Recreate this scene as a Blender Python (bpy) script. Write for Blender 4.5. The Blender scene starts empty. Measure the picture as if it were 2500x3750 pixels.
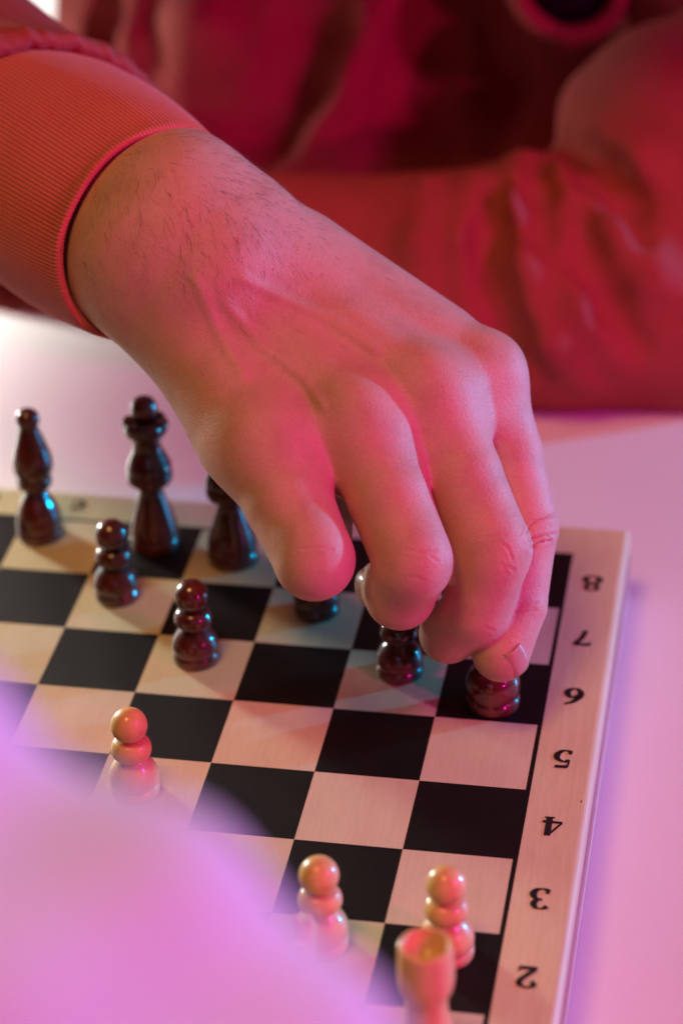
import bpy, bmesh, math, random
import numpy as np
from mathutils import Vector, Matrix

random.seed(7)
rng = np.random.default_rng(7)
scene = bpy.context.scene
S = 0.030                      # metres per chessboard square; everything below is laid out in squares

# ------------------------------------------------------------------ camera
CAM = np.array([9.96284814, -13.97358734, 14.49856136])
CR = np.array([0.9837827, 0.1763524, -0.03273273])
CU = np.array([-0.06697282, 0.53045969, 0.84506045])
CF = np.array([-0.16639183, 0.82916365, -0.53366788])
FPX = 9029.69
cam_data = bpy.data.cameras.new("camera")
cam = bpy.data.objects.new("camera", cam_data)
scene.collection.objects.link(cam)
cam.matrix_world = Matrix(((CR[0], CU[0], -CF[0], CAM[0]*S), (CR[1], CU[1], -CF[1], CAM[1]*S),
                           (CR[2], CU[2], -CF[2], CAM[2]*S), (0, 0, 0, 1)))
cam_data.sensor_fit = 'VERTICAL'
cam_data.sensor_height = 36.0
cam_data.sensor_width = 24.0
cam_data.lens = 36.0*FPX/3750.0
cam_data.clip_start = 0.02
cam_data.clip_end = 50
cam_data.dof.use_dof = True
cam_data.dof.focus_distance = 22.75*S
cam_data.dof.aperture_fstop = 6.2
scene.camera = cam

def P(dx, dy, depth):
    """photo position (1568 px wide) and distance along the view -> point in squares"""
    k = 2500/1568.0
    return CAM + depth*(CF + (dx*k-1250)/FPX*CR - (dy*k-1875)/FPX*CU)

# ------------------------------------------------------------------ world, exposure
world = bpy.data.worlds.new("World")
scene.world = world
world.use_nodes = True
world.node_tree.nodes["Background"].inputs[0].default_value = (0.75, 0.45, 0.36, 1)
world.node_tree.nodes["Background"].inputs[1].default_value = 0.03
scene.view_settings.view_transform = 'Standard'
scene.view_settings.look = 'None'
scene.view_settings.gamma = 1
scene.view_settings.exposure = 0
scene.cycles.use_denoising = True
scene.cycles.max_bounces = 6
scene.cycles.sample_clamp_indirect = 4

# ------------------------------------------------------------------ lamps
def lamp(name, target, direction, dist, size, power, col, kind='AREA'):
    d = Vector(direction).normalized()
    t = Vector(target)
    ld = bpy.data.lights.new(name, kind)
    ld.color = col
    ld.energy = power
    if kind == 'AREA':
        ld.shape = 'DISK'
        ld.size = size*S
    o = bpy.data.objects.new(name, ld)
    scene.collection.objects.link(o)
    o.location = (t+d*dist)*S
    o.rotation_euler = d.to_track_quat('Z', 'Y').to_euler()
    return o
lamp("cyan_lamp", (6, 4, 0), (0.865, 0.48, 0.15), 38, 1.4, 13.5, (0.0, 0.47, 1.0))
lamp("magenta_lamp", (6, 4, 0), (0.80, -0.46, 0.32), 30, 1.1, 2.9, (1.0, 0.005, 0.38))
lamp("pink_lamp", (6, 5, 1), (0.80, -0.18, 0.50), 38, 4.0, 5.0, (1.0, 0.03, 0.62))
lamp("warm_lamp", (5, 4, 0), (-0.12, -0.30, 0.95), 53, 15.0, 10.0, (1.0, 0.50, 0.17))
lamp("window_light", (-1.6, 11.8, -0.9), (-0.80, 0.50, 0.36), 13, 4.0, 1.35, (0.95, 1.0, 0.93)).data.spread = math.radians(70)

# ------------------------------------------------------------------ material helpers
def new_mat(name):
    m = bpy.data.materials.new(name)
    m.use_nodes = True
    nt = m.node_tree
    b = nt.nodes["Principled BSDF"]
    return m, nt, b
def node(nt, t, **kw):
    n = nt.nodes.new(t)
    for k, v in kw.items():
        if k in n.inputs.keys():
            n.inputs[k].default_value = v
        else:
            setattr(n, k, v)
    return n
def coords(nt, scale=(1, 1, 1), kind='pos'):
    mp = node(nt, 'ShaderNodeMapping')
    mp.inputs['Scale'].default_value = scale
    if kind == 'pos':
        g = node(nt, 'ShaderNodeNewGeometry')
        nt.links.new(g.outputs['Position'], mp.inputs['Vector'])
    else:
        g = node(nt, 'ShaderNodeTexCoord')
        nt.links.new(g.outputs['Object'], mp.inputs['Vector'])
    return mp.outputs[0]
def noise(nt, vec, scale, detail=4, rough=0.55, dist=0.0):
    n = node(nt, 'ShaderNodeTexNoise')
    n.inputs['Scale'].default_value = scale
    n.inputs['Detail'].default_value = detail
    n.inputs['Roughness'].default_value = rough
    n.inputs['Distortion'].default_value = dist
    nt.links.new(vec, n.inputs['Vector'])
    return n.outputs['Fac']
def ramp(nt, fac, stops):
    r = node(nt, 'ShaderNodeValToRGB')
    el = r.color_ramp.elements
    while len(el) > 1:
        el.remove(el[-1])
    el[0].position, el[0].color = stops[0][0], tuple(stops[0][1])+(1,)
    for p_, c in stops[1:]:
        e = el.new(p_)
        e.color = tuple(c)+(1,)
    nt.links.new(fac, r.inputs[0])
    return r.outputs[0]
def mix(nt, fac, a, b, mode='MIX'):
    m = node(nt, 'ShaderNodeMix', data_type='RGBA', blend_type=mode)
    if isinstance(fac, float):
        m.inputs[0].default_value = fac
    else:
        nt.links.new(fac, m.inputs[0])
    for k, v in ((6, a), (7, b)):
        if isinstance(v, tuple):
            m.inputs[k].default_value = v+(1,)
        else:
            nt.links.new(v, m.inputs[k])
    return m.outputs[2]
def bump(nt, b, h, strength, dist):
    bp = node(nt, 'ShaderNodeBump')
    bp.inputs['Strength'].default_value = strength
    bp.inputs['Distance'].default_value = dist
    nt.links.new(h, bp.inputs['Height'])
    nt.links.new(bp.outputs[0], b.inputs['Normal'])
def add(nt, a, b, ka=1.0, kb=1.0):
    m1 = node(nt, 'ShaderNodeMath', operation='MULTIPLY'); m1.inputs[1].default_value = ka
    nt.links.new(a, m1.inputs[0])
    m2 = node(nt, 'ShaderNodeMath', operation='MULTIPLY_ADD'); m2.inputs[1].default_value = kb
    nt.links.new(b, m2.inputs[0]); nt.links.new(m1.outputs[0], m2.inputs[2])
    return m2.outputs[0]

def wood(name, light, dark, scale, rough, coat=0.0, stretch=(1, .06, 1), kind='pos', bmp=0.15):
    m, nt, b = new_mat(name)
    v = coords(nt, stretch, kind)
    f1 = noise(nt, v, scale, 6, .62, .3)
    v2 = coords(nt, tuple(q*0.35+0.05 for q in stretch), kind)
    f2 = noise(nt, v2, scale*.25, 3)
    f = add(nt, f1, f2, .6, .4)
    c = ramp(nt, f, [(.36, dark), (.62, light)])
    nt.links.new(c, b.inputs['Base Color'])
    b.inputs['Roughness'].default_value = rough
    b.inputs['Coat Weight'].default_value = coat
    b.inputs['Coat Roughness'].default_value = .06
    b.inputs['Coat IOR'].default_value = 1.62
    b.inputs['Specular IOR Level'].default_value = .5-.35*coat
    bump(nt, b, f1, bmp, .0004)
    return m

M = {}
M['light'] = wood('light_square_wood', (.64, .57, .37), (.58, .50, .31), 1500, .42)
M['frame'] = wood('frame_wood', (.68, .63, .37), (.60, .52, .28), 1000, .38)
M['side'] = wood('side_wood', (.66, .54, .46), (.56, .43, .34), 500, .3)
M['dark_piece'] = wood('dark_lacquered_wood', (.15, .020, .014), (.034, .006, .005), 260, .40, 1.0, (1, 1, .25), 'obj', .1)
M['white_piece'] = wood('boxwood', (.80, .52, .20), (.68, .40, .14), 220, .38, .35, (1, 1, .2), 'obj', .05)
# printed black squares: finely pitted black print
m, nt, b = new_mat('black_print')
v = coords(nt)
f = noise(nt, v, 2600, 3, .7)
f2 = noise(nt, v, 60, 4)
cb = ramp(nt, add(nt, f, f2, .8, .2), [(.38, (.003, .0026, .0022)), (.66, (.014, .012, .009))])
dv = node(nt, 'ShaderNodeTexVoronoi'); dv.inputs['Scale'].default_value = 150
nt.links.new(v, dv.inputs['Vector'])
cb = mix(nt, ramp(nt, dv.outputs['Distance'], [(.018, (.6, .6, .6)), (.04, (0, 0, 0))]), cb, (.16, .13, .11))
v3 = coords(nt, (1, .03, 1)); v3n = v3.node; v3n.inputs['Rotation'].default_value = (0, 0, .7)
cb = mix(nt, ramp(nt, noise(nt, v3, 700, 2), [(.72, (0, 0, 0)), (.80, (.35, .35, .35))]), cb, (.05, .045, .04))
nt.links.new(cb, b.inputs['Base Color'])
b.inputs['Roughness'].default_value = .42
b.inputs['Specular IOR Level'].default_value = .20
bump(nt, b, f, .55, .00025)
M['black'] = m
m, nt, b = new_mat('ink'); b.inputs['Base Color'].default_value = (.008, .006, .008, 1); b.inputs['Roughness'].default_value = .45
M['ink'] = m
# white table
m, nt, b = new_mat('white_laminate')
v = coords(nt)
nt.links.new(ramp(nt, noise(nt, v, 7, 3), [(.3, (.77, .75, .74)), (.7, (.82, .80, .79))]), b.inputs['Base Color'])
b.inputs['Roughness'].default_value = .34
bump(nt, b, noise(nt, v, 500, 2), .03, .0005)
M['table'] = m
# skin
m, nt, b = new_mat('skin')
v = coords(nt)
blot = noise(nt, v, 85, 3, .55)
fine = noise(nt, v, 900, 3, .6)
c = ramp(nt, blot, [(.30, (.49, .25, .18)), (.50, (.55, .30, .215)), (.74, (.60, .30, .225))])
c = mix(nt, .10, c, ramp(nt, fine, [(.35, (.50, .22, .16)), (.6, (.78, .50, .38))]))
freck = node(nt, 'ShaderNodeTexVoronoi'); freck.inputs['Scale'].default_value = 170
nt.links.new(v, freck.inputs['Vector'])
c = mix(nt, ramp(nt, freck.outputs['Distance'], [(.035, (.35, .35, .35)), (.09, (0, 0, 0))]), c, (.36, .14, .08))
nt.links.new(c, b.inputs['Base Color'])
b.inputs['Roughness'].default_value = .54
b.inputs['Specular IOR Level'].default_value = .40
b.inputs['Subsurface Weight'].default_value = .22
b.inputs['Subsurface Radius'].default_value = (1.0, .35, .2)
b.inputs['Subsurface Scale'].default_value = .0035
vo = node(nt, 'ShaderNodeTexVoronoi', feature='DISTANCE_TO_EDGE'); vo.inputs['Scale'].default_value = 1100
wv = node(nt, 'ShaderNodeVectorMath', operation='ADD')
nn = node(nt, 'ShaderNodeTexNoise'); nn.inputs['Scale'].default_value = 300
nt.links.new(v, nn.inputs['Vector'])
ws = node(nt, 'ShaderNodeVectorMath', operation='SCALE'); ws.inputs['Scale'].default_value = .0012
nt.links.new(nn.outputs['Color'], ws.inputs[0]); nt.links.new(v, wv.inputs[0]); nt.links.new(ws.outputs[0], wv.inputs[1])
nt.links.new(wv.outputs[0], vo.inputs['Vector'])
bump(nt, b, add(nt, vo.outputs['Distance'], fine, 1.0, .9), .46, .0003)
M['skin'] = m
m, nt, b = new_mat('nail'); b.inputs['Base Color'].default_value = (.47, .23, .18, 1); b.inputs['Roughness'].default_value = .33
b.inputs['Coat Weight'].default_value = .3
v = coords(nt, (1, 1, 1)); bump(nt, b, noise(nt, v, 500, 2), .1, .0002)
M['nail'] = m
m, nt, b = new_mat('hair'); b.inputs['Base Color'].default_value = (.16, .06, .035, 1); b.inputs['Roughness'].default_value = .5
M['hair'] = m
def fabric(name, c1, c2, sheen=.3, weave=1500, bs=.5):
    m, nt, b = new_mat(name)
    v = coords(nt)
    f = noise(nt, v, weave, 3, .7)
    f2 = noise(nt, v, 45, 4)
    nt.links.new(ramp(nt, add(nt, f, f2, .6, .4), [(.36, c1), (.64, c2)]), b.inputs['Base Color'])
    b.inputs['Roughness'].default_value = .93
    b.inputs['Specular IOR Level'].default_value = .15
    b.inputs['Sheen Weight'].default_value = sheen
    b.inputs['Sheen Roughness'].default_value = .5
    bump(nt, b, f, bs, .0005)
    return m
M['red'] = fabric('red_sweatshirt', (.29, .046, .042), (.39, .070, .062), .0)
M['cuff'] = fabric('red_rib_knit_lit', (.58, .110, .09), (.68, .155, .125), .3)  # same garment as the red, lightened to paint the stronger light on the cuff
M['white_cloth'] = fabric('white_cotton', (.60, .70, .80), (.66, .77, .88), .1)
M['opening_dark'] = fabric('opening_black', (.006, .004, .004), (.012, .008, .008), .0)  # black stands in for the shade inside the neckline opening

# ------------------------------------------------------------------ object helpers
COL = scene.collection
def tag(o, label=None, cat=None, group=None, kind=None):
    if label: o['label'] = label
    if cat: o['category'] = cat
    if group: o['group'] = group
    if kind: o['kind'] = kind
    return o
def empty(name, loc, **kw):
    o = bpy.data.objects.new(name, None)
    o.empty_display_size = .01
    o.location = Vector(loc)*S
    COL.objects.link(o)
    return tag(o, **kw)
def mesh_obj(name, verts, faces, mat, parent=None, origin=(0, 0, 0), smooth=True, **kw):
    """verts in squares, world; origin = base of the parent thing"""
    v = (np.asarray(verts, float)-np.asarray(origin, float))*S
    me = bpy.data.meshes.new(name)
    if isinstance(faces, np.ndarray):
        me.vertices.add(len(v)); me.vertices.foreach_set('co', v.astype(np.float32).ravel())
        n, k = faces.shape
        me.loops.add(n*k); me.loops.foreach_set('vertex_index', faces.astype(np.int32).ravel())
        me.polygons.add(n); me.polygons.foreach_set('loop_start', np.arange(0, n*k, k, dtype=np.int32))
        me.update(calc_edges=True)
        me.validate()
    else:
        me.from_pydata([tuple(q) for q in v], [], faces)
    me.polygons.foreach_set('use_smooth', [smooth]*len(me.polygons))
    me.materials.append(mat)
    o = bpy.data.objects.new(name, me)
    COL.objects.link(o)
    if parent:
        o.parent = parent
    else:
        o.location = Vector(origin)*S
    return tag(o, **kw)
def box_obj(name, lo, hi, mat, parent=None, origin=(0, 0, 0), bev=.0, **kw):
    bm = bmesh.new()
    bmesh.ops.create_cube(bm, size=1)
    lo, hi = np.array(lo, float), np.array(hi, float)
    for v in bm.verts:
        v.co = Vector(((np.array(v.co)+.5)*(hi-lo)+lo-np.array(origin))*S)
    if bev:
        bmesh.ops.bevel(bm, geom=bm.edges[:], offset=bev*S, segments=2, affect='EDGES')
    me = bpy.data.meshes.new(name); bm.to_mesh(me); bm.free()
    me.materials.append(mat)
    o = bpy.data.objects.new(name, me); COL.objects.link(o)
    if parent: o.parent = parent
    else: o.location = Vector(origin)*S
    return tag(o, **kw)

# ------------------------------------------------------------------ table, wall
TZ = -.9
table = empty('table', (4, 10, TZ), label='white laminate table under the chessboard', cat='table')
def round_slab(cx, cy, hx, hy, z0, z1, rad, name, mat, parent, origin):
    bm = bmesh.new()
    pts = []
    for (sx, sy, a0) in ((1, 1, 0), (-1, 1, 90), (-1, -1, 180), (1, -1, 270)):
        for k in range(9):
            a = math.radians(a0+k*90/8)
            pts.append((cx+sx*(hx-rad)+rad*math.cos(a), cy+sy*(hy-rad)+rad*math.sin(a)))
    vs = [bm.verts.new(((x-origin[0])*S, (y-origin[1])*S, (z1-origin[2])*S)) for x, y in pts]
    f = bm.faces.new(vs)
    r = bmesh.ops.extrude_face_region(bm, geom=[f])
    for g in r['geom']:
        if isinstance(g, bmesh.types.BMVert): g.co.z = (z0-origin[2])*S
    bmesh.ops.recalc_face_normals(bm, faces=bm.faces[:])
    bmesh.ops.bevel(bm, geom=[e for e in bm.edges if abs(e.verts[0].co.z-e.verts[1].co.z) < 1e-6], offset=.08*S, segments=3, affect='EDGES')
    me = bpy.data.meshes.new(name); bm.to_mesh(me); bm.free(); me.materials.append(mat)
    o = bpy.data.objects.new(name, me); COL.objects.link(o); o.parent = parent
    return o
round_slab(4, 3.5, 24, 12.5, TZ-.9, TZ, 1.2, 'table_top', M['table'], table, (4, 10, TZ))
m, nt, b = new_mat('cream_wall'); v = coords(nt)
nt.links.new(ramp(nt, noise(nt, v, 4, 3), [(.3, (.62, .50, .34)), (.7, (.68, .56, .39))]), b.inputs['Base Color']); b.inputs['Roughness'].default_value = .9
M['wall'] = m
m, nt, b = new_mat('window_daylight'); b.inputs['Emission Color'].default_value = (1, .96, .84, 1); b.inputs['Emission Strength'].default_value = 1.3
M['window'] = m

# ------------------------------------------------------------------ chessboard
board = empty('chessboard', (4, 4, TZ), label='wooden folding chessboard with black and pale squares on the white table', cat='chessboard')
BO = (4, 4, TZ)
E_ = 8.57
def square_mesh(name, mat):
    bm = bmesh.new()
    bmesh.ops.create_cube(bm, size=1)
    for v in bm.verts:
        v.co = Vector((v.co.x*S, v.co.y*S, (v.co.z*.06-.03)*S))
    me = bpy.data.meshes.new(name); bm.to_mesh(me); bm.free(); me.materials.append(mat)
    return me
ml, md = square_mesh('light_square', M['light']), square_mesh('dark_square', M['black'])
for i in range(8):
    for j in range(8):
        dark = (i+j) % 2 == 0
        o = bpy.data.objects.new('dark_square' if dark else 'light_square', md if dark else ml)
        COL.objects.link(o); o.parent = board
        o.location = ((i+.5-4)*S, (j+.5-4)*S, (0-TZ+(.0006 if dark else 0))*S)
# printed black border line
bw = .045
for lo, hi in (((-bw, -bw), (8+bw, 0)), ((-bw, 8), (8+bw, 8+bw)), ((-bw, 0), (0, 8)), ((8, 0), (8+bw, 8))):
    box_obj('border_line', (lo[0], lo[1], -.06), (hi[0], hi[1], .0006), M['black'], board, BO)
# frame rails (mitred look: long side rails, short end rails) with rounded outer edge
def rail(name, axis, side):
    # profile across: from border (u=0) to outer edge
    w = E_-8-bw
    prof = [(0, -.06), (0, 0), (w-.03, 0)] + [(w-.03+.065*math.sin(math.radians(a)), -.065+.065*math.cos(math.radians(a))) for a in (20, 40, 60, 80, 90)] + [(w+.035, -.2), (0, -.2)]
    L0, L1 = (-bw, 8+bw)
    verts, faces = [], []
    n = len(prof)
    for end in (0, 1):
        for u, z in prof:
            ext = u
            t = (L0-ext) if end == 0 else (L1+ext)
            q = 8+bw+u if side > 0 else -bw-u
            verts.append((t, q, z) if axis == 'x' else (q, t, z))
    for k in range(n):
        k2 = (k+1) % n
        faces.append((k, k2, n+k2, n+k))
    faces.append(tuple(range(n))[::-1]); faces.append(tuple(range(n, 2*n)))
    return mesh_obj(name, verts, faces, M['frame'], board, BO, smooth=False)
for ax in 'xy':
    for sd in (1, -1):
        rail('frame_rail', ax, sd)
O_ = E_+.035
# box sides below the rails, with a shallow groove line
for (lo, hi) in (((O_-.12, -.57-.035), (O_, 8.57+.035)), ((-.605, -.605), (-.485, 8.605))):
    box_obj('side_panel', (lo[0], lo[1]+0, TZ), (hi[0], hi[1], -.203), M['side'], board, BO, .012)
for y0, y1 in ((8.485, 8.605), (-.605, -.485)):
    box_obj('side_panel', (-.483, y0, TZ), (O_-.122, y1, -.203), M['side'], board, BO, .012)
for z in (-.36, -.50):
    box_obj('side_moulding', (O_-.01, -.6, z), (O_+.018, 8.6, z+.045), M['side'], board, BO, .012)
box_obj('base_panel', (-.48, -.48, -.2), (8.48, 8.48, -.07), M['side'], board, BO)
# hinge side nick in the varnish
box_obj('nick', (8.52, 3.88, -.004), (8.53, 3.915, .0008), M['dark_piece'], board, BO)

# numerals drawn as pen strokes (thick verticals, thin horizontals), printed upside down as on the photo
def catmull(pts, n=10):
    pts = [np.array(p_, float) for p_ in pts]
    pts = [2*pts[0]-pts[1]]+pts+[2*pts[-1]-pts[-2]]
    out = []
    for i in range(1, len(pts)-2):
        p0, p1, p2, p3 = pts[i-1:i+3]
        for k in range(n):
            t = k/n
            out.append(.5*((2*p1)+(-p0+p2)*t+(2*p0-5*p1+4*p2-p3)*t*t+(-p0+3*p1-3*p2+p3)*t**3))
    out.append(pts[-2])
    return np.array(out)
def stroke(pts, wmin, wmax, curved=True, taper=0):
    c = catmull(pts) if curved else np.array(pts, float)
    t = np.gradient(c, axis=0); t /= np.linalg.norm(t, axis=1)[:, None]+1e-9
    nrm = np.stack([-t[:, 1], t[:, 0]], 1)
    w = wmin+(wmax-wmin)*np.abs(t[:, 1])**1.3
    if taper:
        w = w*np.clip(np.minimum(np.linspace(0, 1, len(w)), np.linspace(1, 0, len(w)))*taper+.35, 0, 1)
    return [(tuple(c[i]+nrm[i]*w[i]/2), tuple(c[i]-nrm[i]*w[i]/2)) for i in range(len(c))]
G = {
 '1': [([(.5, 0), (.5, 1)], .06, .24, False), ([(.28, .04), (.72, .04)], .09, .09, False), ([(.26, .82), (.5, .95)], .08, .1, False)],
 '2': [([(.16, .74), (.22, .9), (.45, .98), (.74, .88), (.76, .66), (.5, .4), (.2, .12)], .07, .22, True), ([(.12, .08), (.84, .08)], .17, .17, False), ([(.84, .0), (.88, .26)], .05, .06, False), ([(.14, .70), (.30, .76)], .16, .16, False)],
 '3': [([(.14, .84), (.3, .96), (.6, .96), (.74, .76), (.62, .58), (.4, .52)], .06, .24, True), ([(.4, .52), (.68, .48), (.82, .27), (.66, .05), (.36, .0), (.12, .12)], .06, .26, True), ([(.12, .16), (.28, .16)], .15, .15, False)],
 '4': [([(.66, 0), (.66, 1)], .06, .24, False), ([(.62, .98), (.08, .30)], .05, .09, False), ([(.05, .27), (.96, .27)], .12, .12, False), ([(.42, .03), (.88, .03)], .07, .07, False)],
 '5': [([(.26, .92), (.84, .94)], .17, .17, False), ([(.26, .95), (.2, .54)], .05, .08, False), ([(.2, .54), (.45, .64), (.76, .5), (.8, .26), (.6, .04), (.34, 0), (.12, .1)], .07, .24, True), ([(.12, .14), (.27, .14)], .13, .13, False)],
 '6': [([(.86, .98), (.5, .82), (.2, .5), (.18, .2), (.45, .0), (.76, .12), (.8, .36), (.56, .56), (.26, .42)], .06, .26, True)],
 '7': [([(.12, .91), (.9, .91)], .17, .17, False), ([(.88, .92), (.56, .5), (.42, 0)], .08, .2, True), ([(.12, .72), (.12, .96)], .05, .06, False)],
 '8': [([(.5, .53), (.24, .66), (.26, .9), (.5, .98), (.74, .9), (.76, .66), (.5, .53)], .07, .22, True), ([(.5, .53), (.18, .38), (.18, .1), (.5, .0), (.82, .1), (.82, .38), (.5, .53)], .08, .26, True)],
 'a': [([(.2, .55), (.4, .68), (.66, .55), (.66, .05)], .06, .2, True), ([(.66, .38), (.3, .32), (.2, .12), (.4, 0), (.66, .12)], .06, .2, True)],
 'b': [([(.24, 0), (.24, 1)], .06, .2, False), ([(.24, .5), (.5, .66), (.78, .5), (.78, .16), (.5, 0), (.24, .12)], .06, .2, True)],
 'c': [([(.78, .5), (.55, .68), (.28, .55), (.2, .32), (.3, .08), (.55, 0), (.8, .14)], .06, .22, True), ([(.68, .5), (.82, .5)], .13, .13, False)],
 'd': [([(.76, 0), (.76, 1)], .06, .2, False), ([(.76, .5), (.5, .66), (.22, .5), (.22, .16), (.5, 0), (.76, .12)], .06, .2, True)],
 'e': [([(.22, .36), (.78, .38), (.68, .62), (.4, .66), (.2, .36), (.34, .04), (.78, .1)], .06, .2, True)],
 'f': [([(.8, .92), (.55, .98), (.42, .78), (.42, 0)], .06, .2, True), ([(.2, .62), (.7, .62)], .08, .08, False)],
 'g': [([(.74, .5), (.48, .66), (.22, .48), (.26, .2), (.5, .1), (.74, .24)], .06, .2, True), ([(.74, .64), (.74, -.1), (.5, -.28), (.22, -.18)], .06, .2, True)],
 'h': [([(.24, 0), (.24, 1)], .06, .2, False), ([(.24, .48), (.5, .66), (.74, .5), (.74, 0)], .06, .2, True)],
}
def glyph(ch, x, y, w, h):
    verts, faces = [], []
    for k, st in enumerate(G[ch]):
        pts, wmin, wmax, cv = st
        asp = h/w
        rows = stroke([(px_, py_*asp) for px_, py_ in pts], wmin*1.25, wmax*1.25, cv)
        b0 = len(verts)
        for l, r_ in rows:
            for q in (l, r_):
                verts.append((x-(q[0]-.5)*w, y-(q[1]/asp-.5)*h, .0035+.0004*k))
        for i in range(len(rows)-1):
            faces.append((b0+2*i, b0+2*i+1, b0+2*i+3, b0+2*i+2))
    # raised print: give the sheet a hair's thickness
    n = len(verts)
    o = mesh_obj('rank_numeral' if ch.isdigit() else 'file_letter', verts, faces, M['ink'], board, BO, smooth=False,
                 label='black printed %s %s on the frame' % ('numeral' if ch.isdigit() else 'letter', ch))
    md_ = o.modifiers.new('thickness', 'SOLIDIFY'); md_.thickness = .003*S; md_.offset = 0
for k in range(8):
    glyph(str(k+1), 8.297, k+.5, .20, .265)
    glyph('abcdefgh'[k], k+.5, 8.285, .20, .26)

# ------------------------------------------------------------------ chess pieces
def lathe(prof, n=48):
    """profile (r, z) from the bottom, returns verts, faces"""
    pr = [(0, prof[0][1])]+list(prof)+[(0, prof[-1][1])]
    verts, faces = [(0, 0, pr[0][1])], []
    rings = []
    for r_, z in pr[1:-1]:
        b0 = len(verts)
        for k in range(n):
            a = 2*math.pi*k/n
            verts.append((r_*math.cos(a), r_*math.sin(a), z))
        rings.append(b0)
    verts.append((0, 0, pr[-1][1])); top = len(verts)-1
    for a, b_ in zip(rings[:-1], rings[1:]):
        for k in range(n):
            k2 = (k+1) % n
            faces.append((a+k, a+k2, b_+k2, b_+k))
    for k in range(n):
        k2 = (k+1) % n
        faces.append((0, rings[0]+k2, rings[0]+k))
        faces.append((top, rings[-1]+k, rings[-1]+k2))
    return verts, faces
def smooth_prof(keys, n=6):
    out = []
    seg = []
    for k in keys:                       # None marks a sharp groove
        if k is None:
            if len(seg) > 1: out += [tuple(q) for q in catmull(seg, n)]
            seg = []
        else: seg.append(k)
    if len(seg) > 1: out += [tuple(q) for q in catmull(seg, n)]
    return [(max(r_, .002), z) for r_, z in out]
def ball(cz, r, a0=-58, a1=90, n=14):
    return [(max(r*math.cos(math.radians(a)), .001), cz+r*math.sin(math.radians(a))) for a in np.linspace(a0, a1, n)]
BASE = [(.20, 0), (.225, .012), (.235, .04), (.235, .09), (.222, .118), None, (.215, .120), (.228, .135), (.236, .17), (.232, .23), (.205, .30), (.165, .355), (.128, .395)]
def scale_base(k, kz=1):
    return [None if q is None else (q[0]*k, q[1]*kz) for q in BASE]
def pawn_parts():
    return [('base', smooth_prof(BASE+[(.118, .41)])),
            ('collar', smooth_prof([(.118, .408), (.15, .425), (.185, .47), (.190, .52), (.178, .565), (.15, .605), (.11, .625)])),
            ('head', ball(.775, .172))]
def bishop_parts():
    return [('base', smooth_prof([(.23, 0), (.252, .014), (.258, .05), (.256, .10), (.245, .13), None, (.238, .132), (.248, .15), (.250, .20), (.238, .28), (.208, .38), (.165, .47), (.122, .55), (.108, .60)])),
            ('collar', smooth_prof([(.108, .598), (.15, .62), (.185, .66), (.190, .71), (.178, .765)])),
            ('body', smooth_prof([(.172, .768), (.195, .80), (.218, .88), (.217, .97), (.192, 1.08), (.154, 1.20), (.120, 1.31), (.104, 1.37)])),
            ('head', ball(1.46, .130))]
def queen_parts():
    return [('base', smooth_prof([(.245, 0), (.268, .015), (.274, .06), (.270, .12), (.258, .145), None, (.252, .148), (.262, .17), (.262, .22), (.24, .32), (.205, .44), (.165, .58), (.135, .68), (.126, .76)])),
            ('collar', smooth_prof([(.126, .758), (.18, .785), (.235, .83), (.250, .89), (.238, .935)])),
            ('body', smooth_prof([(.228, .938), (.243, .97), (.238, 1.02), (.21, 1.10), (.170, 1.19), (.152, 1.26), (.158, 1.33), (.185, 1.38)])),
            ('head', ball(1.70, .143))]
def king_parts():
    q = queen_parts()
    q[3] = ('head', smooth_prof([(.10, 1.56), (.13, 1.60), (.12, 1.66), (.06, 1.70)]))
    return q
def crown_mesh():
    """scalloped coronet"""
    n = 64
    verts, faces = [], []
    prof = [(.150, 1.36), (.185, 1.39), (.225, 1.43), (.246, 1.49), (.242, 1.55), (.205, 1.575), (.15, 1.55), (.12, 1.57)]
    prof = [tuple(q) for q in catmull(prof, 3)]
    for r_, z in prof:
        wgt = max(0, min(1, (z-1.42)/.1))
        for k in range(n):
            a = 2*math.pi*k/n
            s_ = 1-.10*wgt*(1-abs(math.cos(3*a)))**2
            verts.append((r_*s_*math.cos(a), r_*s_*math.sin(a), z-.035*wgt*(1-abs(math.cos(3*a)))**2))
    for i in range(len(prof)-1):
        for k in range(n):
            k2 = (k+1) % n
            faces.append((i*n+k, i*n+k2, (i+1)*n+k2, (i+1)*n+k))
    return verts, faces
def rook_parts():
    return [('base', smooth_prof([(.25, 0), (.270, .015), (.276, .06), (.272, .11), (.26, .135), None, (.254, .137), (.265, .16), (.262, .22), (.235, .33), (.205, .45), (.182, .56), (.172, .66), (.170, .76)])),
            ('turret', smooth_prof([(.170, .76), (.184, .79), (.212, .86), (.226, .94), (.228, 1.0), (.225, 1.15), (.217, 1.27), (.206, 1.295), (.190, 1.300), (.172, 1.288), (.150, 1.235), (.108, 1.165), (.055, 1.13), (.01, 1.12)]))]

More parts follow.
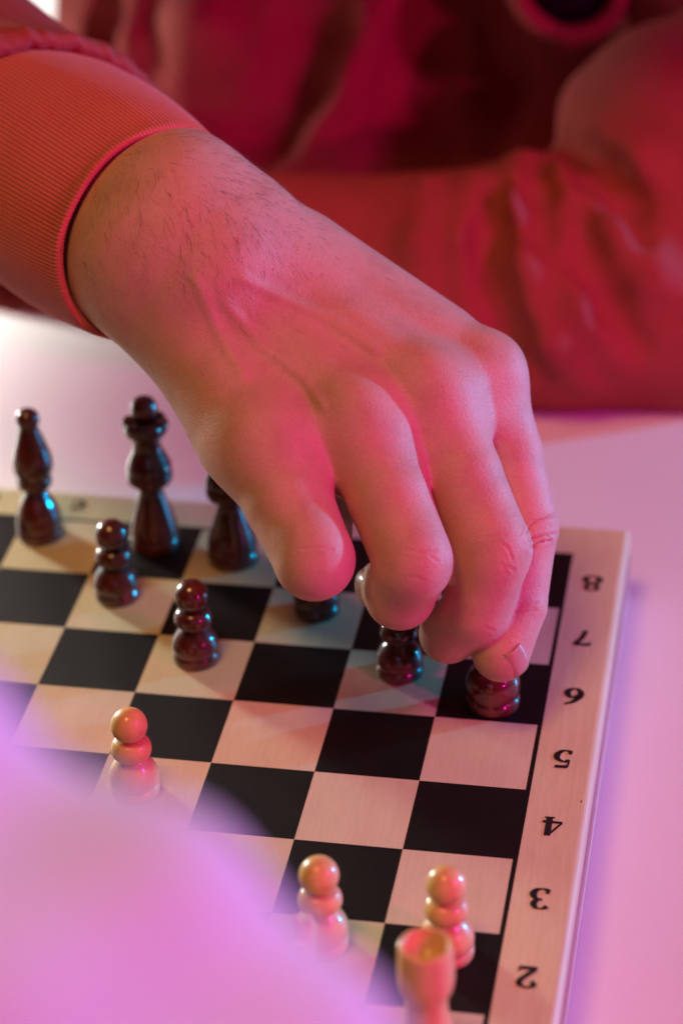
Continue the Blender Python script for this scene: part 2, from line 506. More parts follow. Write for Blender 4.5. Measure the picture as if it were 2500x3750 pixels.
# --- signed distance modelling (numpy) and surface extraction
def smin(a, b_, k):
    h = np.clip(.5+.5*(b_-a)/k, 0, 1)
    return b_*(1-h)+a*h-k*h*(1-h)
def cone(p_, a, b_, ra, rb, flat=None, fk=1.0):
    a = np.asarray(a, float); b_ = np.asarray(b_, float)
    ab = b_-a
    t = np.clip(((p_-a)@ab)/(ab@ab+1e-12), 0, 1)
    q = p_-a-t[:, None]*ab
    if flat is not None:
        q = q+np.outer(q@flat, flat)*(1/fk-1)
    return np.sqrt((q*q).sum(1))-(ra+(rb-ra)*t)
def ellip(p_, c, axes, R):
    q = (p_-c)@np.array(axes).T/np.array(R)
    l = np.sqrt((q*q).sum(1))
    return (l-1)*min(R)*.8+0*l
def surface(fn, lo, hi, h, coarse=5, band=None):
    lo = np.array(lo, float); hi = np.array(hi, float)
    hc = h*coarse
    nc = np.ceil((hi-lo)/hc).astype(int)+1
    gx, gy, gz = [lo[i]+hc*np.arange(nc[i]) for i in range(3)]
    X = np.stack(np.meshgrid(gx, gy, gz, indexing='ij'), -1).reshape(-1, 3)
    dc = fn(X).reshape(nc)
    nf = (nc-1)*coarse+1
    D = np.full(nf, 1e3, np.float32)
    near = np.abs(dc) < hc*(band or 1.8)
    # coarse sign spread to the fine grid
    idx = [np.minimum((np.arange(nf[i])+coarse//2)//coarse, nc[i]-1) for i in range(3)]
    D = dc[np.ix_(*idx)].astype(np.float32)
    nm = near[np.ix_(*idx)]
    I = np.argwhere(nm)
    pts = lo+I*h
    out = np.empty(len(pts))
    for s0 in range(0, len(pts), 400000):
        out[s0:s0+400000] = fn(pts[s0:s0+400000])
    D[I[:, 0], I[:, 1], I[:, 2]] = out
    s = D < 0
    # cells with a sign change
    c8 = [s[i:nf[0]-1+i, j:nf[1]-1+j, k:nf[2]-1+k] for i in (0, 1) for j in (0, 1) for k in (0, 1)]
    anyc = c8[0].copy(); allc = c8[0].copy()
    for q in c8[1:]:
        anyc |= q; allc &= q
    act = anyc & ~allc
    cells = np.argwhere(act)
    ids = np.full(act.shape, -1, np.int64); ids[act] = np.arange(len(cells))
    corners = np.array([(i, j, k) for i in (0, 1) for j in (0, 1) for k in (0, 1)])
    edges = [(a, b_) for a in range(8) for b_ in range(a+1, 8) if np.abs(corners[a]-corners[b_]).sum() == 1]
    acc = np.zeros((len(cells), 3)); cnt = np.zeros(len(cells))
    vals = [D[cells[:, 0]+c[0], cells[:, 1]+c[1], cells[:, 2]+c[2]].astype(float) for c in corners]
    for a, b_ in edges:
        va, vb = vals[a], vals[b_]
        mk = (va < 0) != (vb < 0)
        t = np.where(mk, va/(va-vb+1e-12), 0)
        acc += mk[:, None]*(corners[a]+t[:, None]*(corners[b_]-corners[a]))
        cnt += mk
    V = lo+(cells+acc/cnt[:, None])*h
    quads = []
    for ax in range(3):
        o1, o2 = [(1, 2), (2, 0), (0, 1)][ax]
        sl_a = [slice(None)]*3; sl_b = [slice(None)]*3
        sl_a[ax] = slice(0, nf[ax]-1); sl_b[ax] = slice(1, nf[ax])
        sa, sb = s[tuple(sl_a)], s[tuple(sl_b)]
        E = np.argwhere(sa != sb)
        flip = sa[E[:, 0], E[:, 1], E[:, 2]]
        ok = (E[:, o1] > 0) & (E[:, o2] > 0) & (E[:, o1] < nf[o1]-1) & (E[:, o2] < nf[o2]-1)
        E, flip = E[ok], flip[ok]
        def cid(d1, d2):
            q = E.copy(); q[:, o1] -= d1; q[:, o2] -= d2
            return ids[q[:, 0], q[:, 1], q[:, 2]]
        Q = np.stack([cid(1, 1), cid(0, 1), cid(0, 0), cid(1, 0)], 1)
        Q[~flip] = Q[~flip][:, ::-1]
        quads.append(Q)
    F = np.concatenate(quads)
    F = F[(F >= 0).all(1)]
    # pull vertices onto the surface and relax
    def grad(Q_):
        e = h*.5
        g = np.stack([(fn(Q_+np.eye(3)[i]*e)-fn(Q_-np.eye(3)[i]*e))/(2*e) for i in range(3)], 1)
        return g/(np.linalg.norm(g, axis=1)[:, None]+1e-9)
    d = fn(V); g = grad(V)
    V = V-g*np.clip(d, -h, h)[:, None]
    return V, F
def relax(V, F, it=2, k=.5):
    for _ in range(it):
        acc = np.zeros_like(V); cnt = np.zeros(len(V))
        for a in range(4):
            for b_ in (1, 3):
                np.add.at(acc, F[:, a], V[F[:, (a+b_) % 4]]); np.add.at(cnt, F[:, a], 1)
        V = V*(1-k)+k*acc/np.maximum(cnt, 1)[:, None]
    return V
def normals(V, F):
    n = np.cross(V[F[:, 2]]-V[F[:, 0]], V[F[:, 3]]-V[F[:, 1]])
    N = np.zeros_like(V)
    for a in range(4): np.add.at(N, F[:, a], n)
    return N/(np.linalg.norm(N, axis=1)[:, None]+1e-12)

def knight_head():
    A = lambda *q: np.array(q, float)
    def fn(p_):
        d = cone(p_, A(0, .05, .40), A(0, .09, .62), .15, .135, A(1, 0, 0), .85)
        d = smin(d, cone(p_, A(0, .09, .62), A(0, .05, .92), .15, .14, A(1, 0, 0), .7), .08)
        d = smin(d, cone(p_, A(0, .05, .92), A(0, -.03, 1.10), .14, .115, A(1, 0, 0), .7), .06)
        d = smin(d, cone(p_, A(0, -.03, 1.08), A(0, -.22, .90), .115, .072, A(1, 0, 0), .8), .05)
        d = smin(d, cone(p_, A(0, -.20, .92), A(0, -.235, .90), .075, .06, A(1, 0, 0), .9), .03)
        d = smin(d, cone(p_, A(0, .02, .66), A(0, -.07, .56), .12, .10, A(1, 0, 0), .9), .08)
        for sx in (-1, 1):
            d = smin(d, cone(p_, A(sx*.045, .0, 1.17), A(sx*.055, .02, 1.29), .04, .012), .02)
            d = smin(d, cone(p_, A(sx*.075, -.09, 1.05), A(sx*.078, -.10, 1.05), .02, .02), .015)
        for k in range(6):                      # cut mane
            z = .62+.09*k
            y = .09+.15-.015*k
            d = smin(d, cone(p_, A(0, y-.04, z), A(0, y, z+.02), .035, .028), .02)
        return d
    return surface(fn, (-.25, -.4, .3), (.25, .4, 1.4), .022, 4)

proto = {}
def build_piece(kind, name, mat, loc):
    key = (kind, mat.name)
    root = empty(name, loc)
    if key not in proto:
        meshes = []
        parts = {'pawn': pawn_parts, 'bishop': bishop_parts, 'queen': queen_parts, 'king': king_parts, 'rook': rook_parts,
                 'knight': lambda: [('base', smooth_prof([(.245, 0), (.262, .014), (.268, .05), (.266, .10), (.252, .13), None, (.246, .132), (.262, .155), (.268, .22), (.262, .30), (.235, .37), (.185, .43), (.15, .46), (.1, .47)]))]}[kind]()
        for pn, prof in parts:
            v_, f_ = lathe(prof)
            o = mesh_obj(pn, v_, f_, mat, root); meshes.append(o)
        if kind in ('queen', 'king'):
            v_, f_ = crown_mesh(); meshes.append(mesh_obj('coronet', v_, f_, mat, root))
        if kind == 'king':
            bm = bmesh.new()
            for sz, c in (((.05, .05, .20), (0, 0, 1.79)), ((.05, .15, .05), (0, 0, 1.81))):
                r_ = bmesh.ops.create_cube(bm, size=1)
                for q in r_['verts']: q.co = Vector((q.co.x*sz[0]+c[0], q.co.y*sz[1]*1.0+c[1], q.co.z*sz[2]+c[2]))*S
            me = bpy.data.meshes.new('cross'); bm.to_mesh(me); bm.free(); me.materials.append(mat)
            o = bpy.data.objects.new('cross', me); COL.objects.link(o); o.parent = root; meshes.append(o)
        if kind == 'knight':
            V, F = knight_head(); V = relax(V, F, 1)
            meshes.append(mesh_obj('horse_head', V, F, mat, root))
        proto[key] = meshes
    else:
        for src in proto[key]:
            c = src.copy(); c.parent = root; COL.objects.link(c)
    return root
DP, WP = M['dark_piece'], M['white_piece']
gb, gw = 'dark wooden chess pieces', 'pale wooden chess pieces'
for kind, name, mat, loc, rot, label, grp in [
    ('bishop', 'black_bishop', DP, (2.26, 7.68, 0), 0, 'dark brown bishop standing alone at the left on the far row', gb),
    ('queen', 'black_queen', DP, (3.56, 7.65, 0), 0, 'tall dark brown queen with a ball top and scalloped crown on a black square', gb),
    ('king', 'black_king', DP, (4.46, 7.47, 0), 0, 'dark brown king half hidden behind the hand, its base on a pale square', gb),
    ('pawn', 'black_pawn', DP, (3.40, 6.62, 0), 40, 'dark brown pawn just in front of the tall queen', gb),
    ('pawn', 'black_pawn', DP, (4.48, 5.63, 0), 110, 'fully visible dark brown pawn nearest the curled little finger, left of it', gb),
    ('pawn', 'black_pawn', DP, (5.53, 6.62, 0), 200, 'dark brown pawn whose base shows just under the curled little finger', gb),
    ('pawn', 'black_pawn', DP, (6.55, 5.67, 0), 290, 'dark brown pawn under the ring finger with its head hidden', gb),
    ('knight', 'black_knight', DP, (7.53, 5.29, 0), 0, 'dark brown piece held in the fingertips on the black square at the right edge', gb),
    ('pawn', 'white_pawn', WP, (4.39, 3.48, 0), 20, 'pale pawn alone in mid board, its foot behind the blurred white sleeve', gw),
    ('pawn', 'white_pawn', WP, (6.51, 1.66, 0), 90, 'pale pawn on the near side beside the edge of the blurred white sleeve', gw),
    ('pawn', 'white_pawn', WP, (7.59, 1.69, 0), 160, 'pale pawn directly behind the pale rook', gw),
    ('rook', 'white_rook', WP, (7.62, .37, 0), 0, 'pale rook with a hollow cup top in the near right corner', gw),
    ('knight', 'white_knight', WP, (6.60, .62, 0), 180, 'pale piece mostly lost behind the blurred white sleeve left of the rook', gw),
]:
    o = build_piece(kind, name, mat, loc)
    o.rotation_euler.z = math.radians(rot)
    tag(o, label, 'chess piece', grp)

# ------------------------------------------------------------------ the player in red: hand
A_UP = -.51*CR+.318*CU+.8*CF; A_UP /= np.linalg.norm(A_UP)      # forearm axis, towards the elbow
E1 = .53*CR+.85*CU; E1 -= A_UP*(E1@A_UP); E1 /= np.linalg.norm(E1)
E2 = np.cross(A_UP, E1)
if E2@CF > 0: E2 = -E2                                           # towards the viewer
CUFF = P(352, 541, 23.72)
NB = -CF                                                         # back of the hand faces the lens
back = [  # a, b, ra, rb, flatten dir, factor, blend
    (CUFF+A_UP*2.6, P(358, 530, 23.72), .95, .94, E2, .82, 0),
    (P(358, 530, 23.72), P(462, 615, 23.62), .94, .93, E2, .72, .5),
    (P(462, 615, 23.62), P(560, 690, 23.55), .93, .92, NB, .56, .4),
    (P(590, 545, 23.78), P(1112, 858, 23.62), .42, .345, None, 1, .36),
    (P(560, 600, 23.66), P(985, 902, 23.22), .38, .40, None, 1, .32),
    (P(520, 680, 23.60), P(822, 972, 22.95), .38, .41, None, 1, .32),
    (P(470, 760, 23.60), P(610, 1030, 22.85), .44, .44, None, 1, .34),
    (P(830, 900, 23.95), P(790, 1105, 24.0), .42, .30, None, 1, .2),
    (P(440, 760, 23.66), P(560, 1005, 23.10), .46, .43, None, 1, .34),
    (P(905, 985, 23.02), P(934, 1040, 23.02), .32, .28, None, 1, .16),     # webs
    (P(712, 1010, 22.90), P(724, 1062, 22.90), .30, .26, None, 1, .16),
    (P(1062, 890, 23.34), P(1094, 945, 23.38), .30, .25, None, 1, .16),
    (P(700, 590, 23.9), P(1010, 785, 23.85), .42, .36, None, 1, .2),     # hypothenar
    (P(620, 700, 23.95), P(960, 930, 23.9), .55, .45, None, 1, .35),       # palm
    (P(560, 600, 24.0), P(850, 850, 24.35), .45, .50, None, 1, .3),        # thenar
    (P(285, 560, 23.35), P(315, 600, 23.32), .36, .32, None, 1, .22),      # ulna head
]
fingers = {
 'little': [(P(610, 1030, 22.85), .44), (P(662, 1150, 22.62), .41), (P(722, 1285, 22.35), .365), (P(728, 1262, 22.9), .32), (P(745, 1200, 23.35), .27)],
 'ring': [(P(822, 972, 22.95), .41), (P(891, 1140, 22.72), .385), (P(948, 1288, 22.55), .365), (P(918, 1366, 22.92), .325), (P(886, 1344, 23.42), .265)],
 'middle': [(P(985, 902, 23.22), .40), (P(1062, 1090, 23.02), .365), (P(1130, 1262, 22.92), .365), (P(1092, 1405, 23.15), .325), (P(1030, 1456, 23.42), .285)],
 'index': [(P(1112, 862, 23.62), .345), (P(1162, 1040, 23.62), .345), (P(1197, 1208, 23.56), .345), (P(1181, 1390, 23.42), .305), (P(1150, 1500, 23.28), .275)],
 'thumb': [(P(850, 850, 24.35), .48), (P(960, 1020, 24.6), .40), (P(1050, 1230, 24.5), .34), (P(1095, 1400, 24.25), .29), (P(1116, 1450, 24.12), .24)],
}
extra = [  # bony knuckles and tendons: a, b, ra, rb, blend
    (P(1116, 830, 23.50), P(1124, 856, 23.48), .20, .20, .24),
    (P(972, 880, 23.05), P(990, 910, 23.03), .24, .24, .24),
    (P(816, 950, 22.82), P(832, 980, 22.80), .22, .22, .26),
    (P(620, 980, 22.82), P(635, 1000, 22.80), .22, .22, .3),
    (P(720, 685, 23.30), P(965, 875, 22.98), .03, .10, .22),
    (P(690, 780, 23.20), P(812, 940, 22.74), .03, .09, .24),
    (P(700, 572, 23.55), P(1090, 820, 23.40), .03, .09, .20),
    (P(585, 850, 23.28), P(640, 985, 22.70), .02, .06, .24),
    (P(1126, 1235, 22.83), P(1130, 1290, 22.83), .22, .22, .2),
    (P(942, 1255, 22.47), P(950, 1305, 22.47), .22, .22, .2),
    (P(1197, 1180, 23.47), P(1201, 1225, 23.47), .20, .20, .2),
    (P(712, 1250, 22.26), P(722, 1298, 22.26), .21, .21, .2),
]
veins = [[(520, 700, 23.05), (600, 790, 22.98), (690, 860, 22.86), (740, 930, 22.74)],
         [(560, 640, 23.10), (660, 690, 23.07), (770, 740, 23.03), (860, 800, 23.02)],
         [(450, 640, 22.98), (500, 760, 23.02), (560, 860, 22.86)]]
def hand_sdf(p_):
    d = None
    for a, b_, ra, rb, fl, fk, k in back:
        q = cone(p_, a, b_, ra, rb, fl, fk)
        d = q if d is None else smin(d, q, k)
    for a, b_, ra, rb, k in extra[:8]:
        d = smin(d, cone(p_, a, b_, ra, rb), k)
    F = None
    for nm, js in fingers.items():
        f = None
        for (a, ra), (b_, rb) in zip(js[:-1], js[1:]):
            q = cone(p_, a, b_, ra, rb)
            f = q if f is None else smin(f, q, .035)
        F = f if F is None else smin(F, f, .035)
    for a, b_, ra, rb, k in extra[8:]:
        F = smin(F, cone(p_, a, b_, ra, rb), k)
    d = smin(d, F, .26)
    return d
allp = np.array([j[0] for js in fingers.values() for j in js]+[b_[0] for b_ in back]+[b_[1] for b_ in back])
HV, HF = surface(hand_sdf, allp.min(0)-1.15, allp.max(0)+1.15, .024, 7)
HV = relax(HV, HF, 2, .4)
HN = normals(HV, HF)
def to_px(V):
    d = V-CAM; z = d@CF
    return np.stack([(1250+FPX*(d@CR)/z)/(2500/1568), (1875-FPX*(d@CU)/z)/(2500/1568), z], 1)
# fine relief: veins, creases
PX = to_px(HV)
front = np.clip(HN@(-CF)*1.5, 0, 1)
disp = np.zeros(len(HV))
def seg_dist(P2, a, b_):
    a = np.array(a[:2], float); b_ = np.array(b_[:2], float); ab = b_-a
    t = np.clip(((P2-a)@ab)/(ab@ab), 0, 1)
    return np.linalg.norm(P2-a-t[:, None]*ab, axis=1)
for vn in veins:
    dd = np.min([seg_dist(PX[:, :2], a, b_) for a, b_ in zip(vn[:-1], vn[1:])], 0)
    disp += .022*np.exp(-(dd/15)**2)*front
creases = [  # photographed crease lines over the joints
    [(1208, 1222), (1228, 1198), (1276, 1182)], [(1212, 1240), (1240, 1232), (1275, 1226)], [(1215, 1262), (1235, 1246), (1262, 1240)],
    [(1100, 1238), (1135, 1232), (1165, 1228), (1195, 1226)], [(1150, 1245), (1168, 1262), (1176, 1285)], [(1160, 1300), (1182, 1310)],
    [(1150, 1292), (1165, 1320)], [(930, 1262), (965, 1270), (1000, 1266)], [(985, 1275), (1005, 1290)], [(940, 1325), (975, 1332)],
    [(1110, 1440), (1135, 1448)], [(1190, 1395), (1235, 1385)], [(1185, 1408), (1230, 1400)], [(690, 1262), (730, 1256), (765, 1262)]]
for cr in creases:
    dd = np.min([seg_dist(PX[:, :2], a, b_) for a, b_ in zip(cr[:-1], cr[1:])], 0)
    amp = .030 if cr[0][0] > 1200 else .011
    disp -= amp*np.exp(-(dd/2.6)**2)*np.clip(front*1.6, .5, 1)
    disp += amp*.35*np.exp(-((dd-6)/3.5)**2)*np.clip(front*1.6, .5, 1)
HV = HV+HN*disp[:, None]
PO = P(-300, 300, 27.0); PO[2] = TZ
person = empty('person', tuple(PO), label='person in a red sweatshirt reaching across with a dark chess piece in the fingertips', cat='person')
body = mesh_obj('body', HV, HF, M['skin'], person, PO)
print('hand', len(HV), len(HF))

# nails
def nail(tip, prev, nrm, r_, w, l_, name='nail'):
    ax = tip-prev; ax /= np.linalg.norm(ax)
    nrm = nrm-ax*(nrm@ax); nrm /= np.linalg.norm(nrm)
    sd = np.cross(ax, nrm)
    verts, faces = [], []
    nu, nv = 12, 10
    for i in range(nv+1):
        t = i/nv
        for j in range(nu+1):
            u = j/nu*2-1
            wd = w*(1-.15*(1-t)**2-.35*max(0, t-.7)**1.2)
            ang = u*wd
            sx = -l_*.5+l_*t
            c = tip+ax*sx
            rr = math.sqrt(max(r_*r_-max(0, sx)**2*.8, .0001))+.010
            rr -= .022*max(0, abs(u)-.6)/.4+.022*max(0, .35-t)/.35
            verts.append(c+rr*(math.cos(ang)*nrm+math.sin(ang)*sd))
    for i in range(nv):
        for j in range(nu):
            a = i*(nu+1)+j
            faces.append((a, a+1, a+nu+2, a+nu+1))
    o = mesh_obj(name, verts, faces, M['nail'], person, PO)
    md_ = o.modifiers.new('thickness', 'SOLIDIFY'); md_.thickness = .012*S; md_.offset = 0
fi = fingers
nail(fi['index'][4][0], fi['index'][4][0]-(.35*CR-.75*CU+.55*CF), CR*.72-CU*.50-CF*.48, .266, .55, .30)
nail(fi['ring'][4][0]+CR*-.02, fi['ring'][3][0], -CR*.95-CU*.15, .262, .85, .36)

# arm hair: fine strands on the back of the forearm and wrist
cand = np.where((PX[:, 0] > 130) & (PX[:, 0] < 900) & (PX[:, 1] > 280) & (PX[:, 1] < 900) & (HN@(-CF) > -.15) & (PX[:, 2] < 25.2))[0]
wgt = np.exp(-((PX[cand, 0]-420)/260)**2)*np.exp(-((PX[cand, 1]-500)/170)**2)
wgt += .8*np.exp(-((PX[cand, 0]-600)/110)**2)*np.exp(-((PX[cand, 1]-(.74*PX[cand, 0]-30))/45)**2)
wgt += .10*np.exp(-((PX[cand, 0]-650)/200)**2)*np.exp(-((PX[cand, 1]-620)/150)**2)
wgt /= wgt.sum()
pick = rng.choice(cand, 620, p=wgt)
hv, hf = [], []
for i in pick:
    p0 = HV[i]+HN[i]*.002; n0 = HN[i]
    px_, py_ = PX[i, :2]
    top = np.clip((n0@E1-.35)*2.2, 0, 1)
    dirn = (.35+.5*rng.normal()*.6)*CR-(.9+.3*rng.normal())*CU
    dirn = (1-top)*dirn+top*(.9*CR+.25*rng.normal()*CU)
    dirn = dirn-n0*(dirn@n0)
    dirn /= np.linalg.norm(dirn)+1e-9
    L = (.07+.17*rng.random()**1.3)*(1.15 if px_ < 600 else .7)
    curl = rng.normal()*.55
    side = np.cross(n0, dirn)
    q = p0.copy(); pts = [q.copy()]
    lift = .16+.55*top*rng.random()
    for k in range(6):
        t_ = (k+1)/6
        d_ = dirn+side*curl*t_+n0*(lift*(1-1.5*t_))
        d_ /= np.linalg.norm(d_)
        q = q+d_*L/6; pts.append(q.copy())
    b0 = len(hv)
    hr = .0008+.0008*rng.random()
    for k, c in enumerate(pts):
        r_ = hr*(1-k/7.5)
        for a in range(3):
            an = 2*math.pi*a/3
            hv.append(c+r_*(math.cos(an)*n0+math.sin(an)*side))
    for k in range(6):
        for a in range(3):
            a2 = (a+1) % 3
            hf.append((b0+k*3+a, b0+k*3+a2, b0+(k+1)*3+a2, b0+(k+1)*3+a))
mesh_obj('arm_hair', np.array(hv), np.array(hf), M['hair'], person, PO, kind='stuff')

# ------------------------------------------------------------------ cuff and sleeve of the reaching arm
def loft(name, rings, nseg, mat, dispf=None):
    """rings: (centre, R1, R2) ; dispf(i, theta) radial change"""
    th = np.linspace(0, 2*math.pi, nseg, endpoint=False)
    V = []
    for i, (c, r1, r2) in enumerate(rings):
        dr = dispf(i, th) if dispf else 0
        V.append(c+np.outer((r1+dr)*np.cos(th), E1)+np.outer((r2+dr)*np.sin(th), E2))
    V = np.concatenate(V)
    n = len(rings)
    a = np.arange(nseg); a2 = (a+1) % nseg
    F = np.concatenate([np.stack([i*nseg+a, i*nseg+a2, (i+1)*nseg+a2, (i+1)*nseg+a], 1) for i in range(n-1)])
    return mesh_obj(name, V, F, mat, person, PO)
SEAM = P(116, 396, 23.72+1.55)
def lerp(a, b_, t): return a+(b_-a)*t
rings = []
NR = 40
kinds = []
for s_, dr in ((.35, -.10), (.2, -.075), (.08, -.05), (.02, -.03), (-.01, -.005), (-.02, .02), (-.01, .045), (.02, .06)):
    rings.append((CUFF+A_UP*s_, 1.055+dr, .91+dr)); kinds.append(.6 if dr > -.04 else .3)
for k in range(1, NR+1):
    t = k/NR
    c = lerp(CUFF, SEAM, t)
    rings.append((c, lerp(1.115, 1.25, t)+.05*math.sin(math.pi*t), lerp(.94, 1.40, t)+.05*math.sin(math.pi*t))); kinds.append(1.0)
def ribs(i, th):
    soft = .02*np.sin(3*th+i*.06)+.012*np.sin(7*th-i*.1)
    edge = 1.3 if i < 12 else 1.0
    w = .5+.5*np.cos(175*th+.25*math.sin(i*.15))
    return soft*min(1, i/10)-.017*edge*kinds[i]*(w**4)
loft('cuff', rings, 1400, M['cuff'], ribs)
rs = []
for s_, d1 in ((.06, -.14), (.02, -.08), (-.04, -.02), (-.10, .03), (-.12, .09), (-.08, .16), (.0, .20), (.12, .215), (.3, .21), (.55, .19), (.9, .19), (1.3, .23), (1.8, .30), (2.4, .38), (3.2, .5), (4.2, .62), (5.5, .75), (7, .85), (9, .95)):
    rs.append((SEAM+A_UP*s_, 1.22+d1, 1.38+d1))
# refine ring list
rr = []
for a, b_ in zip(rs[:-1], rs[1:]):
    for k in range(4):
        t = k/4; rr.append((lerp(a[0], b_[0], t), lerp(a[1], b_[1], t), lerp(a[2], b_[2], t)))
rr.append(rs[-1])
for k in (.9, .7, .4, .05):
    rr.append((rs[-1][0]+A_UP*(1.2*(1-k)), rs[-1][1]*k, rs[-1][2]*k))
ph = rng.random(12)*6.28
def gathers(i, th):
    s_ = i/4.0
    dec = math.exp(-max(0, s_-5)/4.5)*min(1, s_/3)
    g = sum(np.sin(f_*th+ph[q]+.03*i*((q % 3)-1)) for q, f_ in enumerate((17, 23, 31, 41, 53)))/5
    big = .10*np.sin(3*th+ph[6]+i*.05)+.07*np.sin(5*th+ph[7]-i*.08)
    return .045*dec*g+big*min(1, max(0, (s_-5)/6))
loft('sleeve', rr, 420, M['red'], gathers)

# ------------------------------------------------------------------ torso and resting arm of the player in red
def hit(fn, dx, dy, z0):
    """first point of the surface on the line through a photo position"""
    z = z0
    for _ in range(60):
        d_ = float(fn(P(dx, dy, z)[None, :])[0])
        if d_ < .004: break
        z += d_*.8
    return P(dx, dy, min(z, 36))
def arm_base(p_):
    d = cone(p_, P(560, 575, 30.9), P(1000, 650, 30.8), 1.0, 1.32)
    d = smin(d, cone(p_, P(1000, 650, 30.8), P(1260, 650, 30.8), 1.32, 1.52), .3)
    d = smin(d, cone(p_, P(1260, 650, 30.8), P(1600, 680, 30.9), 1.52, 1.55), .4)
    d = smin(d, cone(p_, P(1600, 640, 31.0), P(1570, 330, 31.0), 1.50, 1.42), .40)
    d = smin(d, cone(p_, P(1570, 330, 31.0), P(1950, 180, 31.2), 1.42, 1.7), .5)
    d = smin(d, cone(p_, P(1372, 250, 30.9), P(1490, 230, 30.9), .40, .7), .4)
    return np.maximum(d, TZ+.02-p_[:, 2])
def torso_base(p_):
    d = cone(p_, P(760, 1000, 35.0), P(820, -500, 35.6), 2.4, 2.4, CR, 1.75)
    d = smin(d, cone(p_, P(1500, -700, 34.6), P(300, -700, 34.6), 2.0, 2.0), 1.0)
    d = smin(d, cone(p_, P(1250, 700, 34.2), P(1450, -100, 34.2), 2.0, 2.0), .5)
    d = smin(d, cone(p_, P(1640, 60, 32.3), P(1720, -500, 31.4), 1.25, 1.8), .5)  # shoulder mass added to block the pink lamp from the torso
    d = smin(d, cone(p_, np.array([9.6, 12.9, 9.2]), np.array([0.5, 12.9, 9.2]), 2.2, 2.2), .9)  # unseen leaning chest, added to keep the warm lamp off the torso
    d = smin(d, cone(p_, P(1750, -420, 31.8), P(1150, -560, 31.6), 1.9, 2.0), 1.0)  # unseen forward shoulders, this cone and the next, added to shade the torso
    d = smin(d, cone(p_, P(1150, -560, 31.6), P(420, -520, 33.0), 2.0, 1.9), .8)
    d = smin(d, cone(p_, P(120, 640, 34.2), P(420, 700, 34.4), 1.01, 1.21), .5)
    d = smin(d, cone(p_, P(-100, 300, 34.6), P(60, 650, 34.4), 1.0, 1.0), .5)
    return np.maximum(d, TZ+.02-p_[:, 2])
def carve(base, z0, grooves, ridges):
    segs = []
    for lst, sign in ((ridges, 1), (grooves, -1)):
        for pts, r_, off in lst:
            H = [hit(base, x, y, z0) for x, y in pts]
            H = [h_+CF*off for h_ in H]
            n = len(H)-1
            for q, (a, b_) in enumerate(zip(H[:-1], H[1:])):
                ra = r_*(.55 if q == 0 else 1); rb = r_*(.45 if q == n-1 else 1)
                segs.append((a, b_, ra, rb, sign))
    def fn(p_):
        d = base(p_)
        for a, b_, ra, rb, sign in segs:
            m_ = np.linalg.norm(p_-(a+b_)/2, axis=1) < np.linalg.norm(b_-a)/2+1.2
            if not m_.any(): continue
            q = cone(p_[m_], a, b_, ra, rb)
            d[m_] = smin(d[m_], q, .22) if sign > 0 else -smin(-d[m_], q, .24)
        return d
    return fn
arm_sdf = carve(arm_base, 27.5,
    [([(1236, 370), (1238, 440), (1250, 520), (1280, 600)], .17, -.05), ([(1142, 430), (1126, 540), (1134, 660), (1170, 770), (1230, 860)], .20, -.03),
     ([(1345, 340), (1395, 400), (1438, 470), (1470, 550)], .20, -.04),
     ([(1325, 480), (1345, 590), (1400, 700), (1470, 800)], .17, 0), ([(1300, 318), (1318, 350), (1340, 420)], .10, .02)],
    [([(1200, 370), (1182, 480), (1195, 620), (1262, 770), (1350, 870)], .30, .20), ([(1280, 400), (1300, 540), (1350, 690), (1430, 830)], .30, .20),
     ([(1370, 420), (1420, 530), (1500, 630), (1600, 690)], .28, .14), ([(1090, 420), (1070, 560), (1085, 720)], .22, .13),
     ([(980, 430), (965, 560), (980, 680)], .20, .12), ([(1400, 300), (1470, 380), (1580, 450)], .34, .22)])
torso_sdf = carve(torso_base, 29.5,
    [([(735, -60), (715, 60), (680, 170), (600, 290), (480, 260)], .50, -.15), ([(1000, -60), (985, 100), (940, 230), (850, 370)], .50, -.12),
     ([(262, -60), (240, 60), (225, 200)], .30, 0), ([(1120, 60), (1150, 180), (1130, 320)], .40, 0)],
    [([(905, -60), (850, 60), (760, 200), (640, 360)], .40, .12), ([(480, -60), (470, 60), (430, 180)], .60, .3), ([(330, -50), (310, 90), (300, 200)], .25, .1)])
def red_sdf(p_): return smin(arm_sdf(p_), torso_sdf(p_), .08)
V, F = surface(red_sdf, (-6, 10.0, -1.3), (18, 22, 13.5), .08, 6)
V = relax(V, F, 1)
o = mesh_obj('sweatshirt', V, F, M['red'], person, PO)
print('shirt', len(V))
# drooping neckline rim with a black sheet painting the dark hole inside
def ring_tube(pts, r_, name, mat, n=12):
    c = catmull(pts, 10)
    t = np.gradient(c, axis=0); t /= np.linalg.norm(t, axis=1)[:, None]
    V, F = [], []
    for i in range(len(c)):
        u = np.cross(t[i], CF); u /= np.linalg.norm(u); w = np.cross(t[i], u)
        for k in range(n):
            a = 2*math.pi*k/n
            V.append(c[i]+r_*(math.cos(a)*u+math.sin(a)*w))
    for i in range(len(c)-1):
        for k in range(n):
            k2 = (k+1) % n
            F.append((i*n+k, i*n+k2, (i+1)*n+k2, (i+1)*n+k))
    return mesh_obj(name, V, F, mat, person, PO)
cpts = [(1170, -120), (1180, -30), (1215, 35), (1265, 72), (1315, 82), (1370, 66), (1410, 28), (1440, -40), (1450, -130)]
ring_tube([P(x, y, 31.7) for x, y in cpts], .13, 'neckline', M['red'])
vs = [P(x, y, 32.3) for x, y in cpts]+[P(x, y, 32.9) for x, y in cpts]
k = len(cpts)
c0 = P(1310, -60, 31.85)
V = [P(x, y, 31.8) for x, y in cpts]
mesh_obj('opening_sheet', V+[c0], [(i, i+1, len(V)) for i in range(len(V)-1)]+[(len(V)-1, 0, len(V))], M['opening_dark'], person, PO).modifiers.new('thickness', 'SOLIDIFY').thickness = .1*S

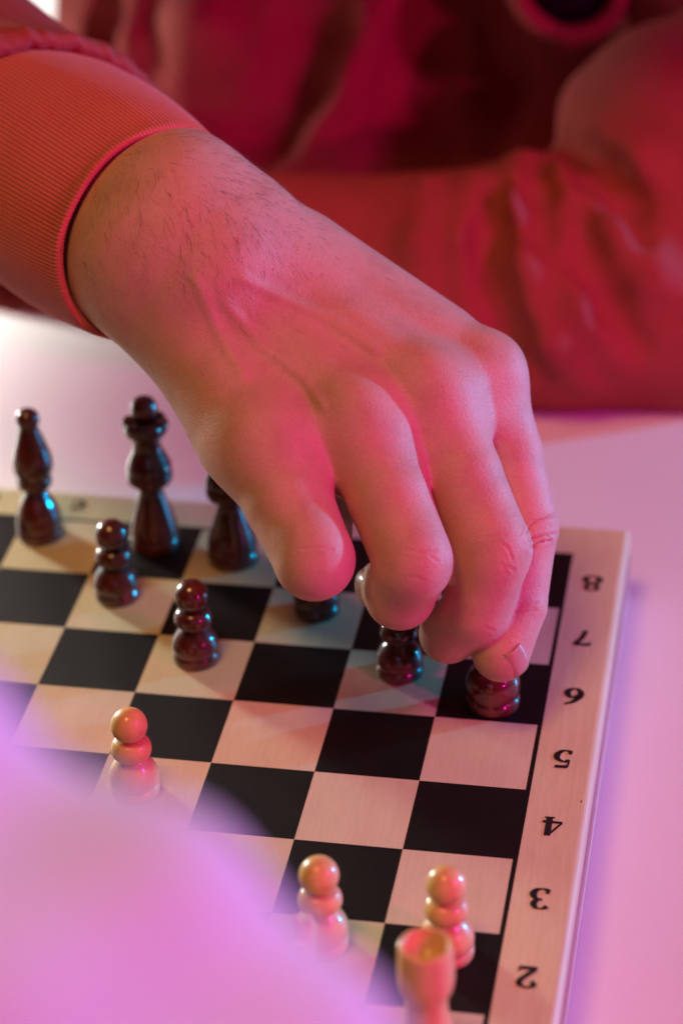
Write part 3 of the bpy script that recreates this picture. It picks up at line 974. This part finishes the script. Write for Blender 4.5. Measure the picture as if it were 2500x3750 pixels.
# ------------------------------------------------------------------ opponent's white sleeve, close to the lens
def white_sdf(p_):
    d = cone(p_, P(-335, 2205, 9.7), P(135, 2575, 9.7), 0.87, 1.0)
    d = smin(d, cone(p_, P(135, 2575, 9.7), P(612, 3098, 9.7), 1.0, 1.14), .5)
    d = smin(d, cone(p_, P(-440, 1925, 9.7), P(-335, 2205, 9.7), .79, .87), .4)
    d = smin(d, cone(p_, P(-190, 2790, 9.9), P(-1300, 2300, 9.5), 1.55, 1.9), .6)
    d = smin(d, cone(p_, P(-190, 2790, 9.9), P(-200, 4200, 9.4), 1.55, 1.6), .6)
    w = .07*np.sin(p_@np.array([2.1, 3.3, 1.2]))+.045*np.sin(p_@np.array([-3.9, 2.2, 4.4])+1)
    return d+w
c = P(-300, 2700, 9.8)
V, F = surface(white_sdf, c-4.2, c+4.2, .10, 4)
opp = empty('person', (c[0], c[1], TZ), label='blurred shoulder and arm in a white shirt at the lower left, close to the viewer', cat='person')
mesh_obj('white_sleeve', V, F, M['white_cloth'], opp, (c[0], c[1], TZ))

# ------------------------------------------------------------------ wall and bright window behind, seen only in the top left corner
WY = 42
wall = box_obj('wall', (-60, WY, -26), (70, WY+.5, 60), M['wall'], None, (0, WY, -26), kind='structure')
def on_wall(dx, dy, y=WY):
    k_ = 2500/1568.0
    ray = CF+(dx*k_-1250)/FPX*CR-(dy*k_-1875)/FPX*CU
    return CAM+ray*((y-CAM[1])/ray[1])
wp = on_wall(192, 60, WY-.3)
win = empty('window', (wp[0], WY-.3, wp[2]), label='bright daylit window at the top left corner behind the sleeve', cat='window')
wo = (wp[0], WY-.3, wp[2])
box_obj('pane', (wp[0]-14, WY-.25, wp[2]), (wp[0], WY-.2, wp[2]+18), M['window'], win, wo)
box_obj('frame', (wp[0], WY-.5, wp[2]-.5), (wp[0]+.5, WY-.02, wp[2]+18), M['wall'], win, wo, .05)
box_obj('sill', (wp[0]-14, WY-.9, wp[2]-.5), (wp[0]-.003, WY-.02, wp[2]-.003), M['wall'], win, wo, .05)
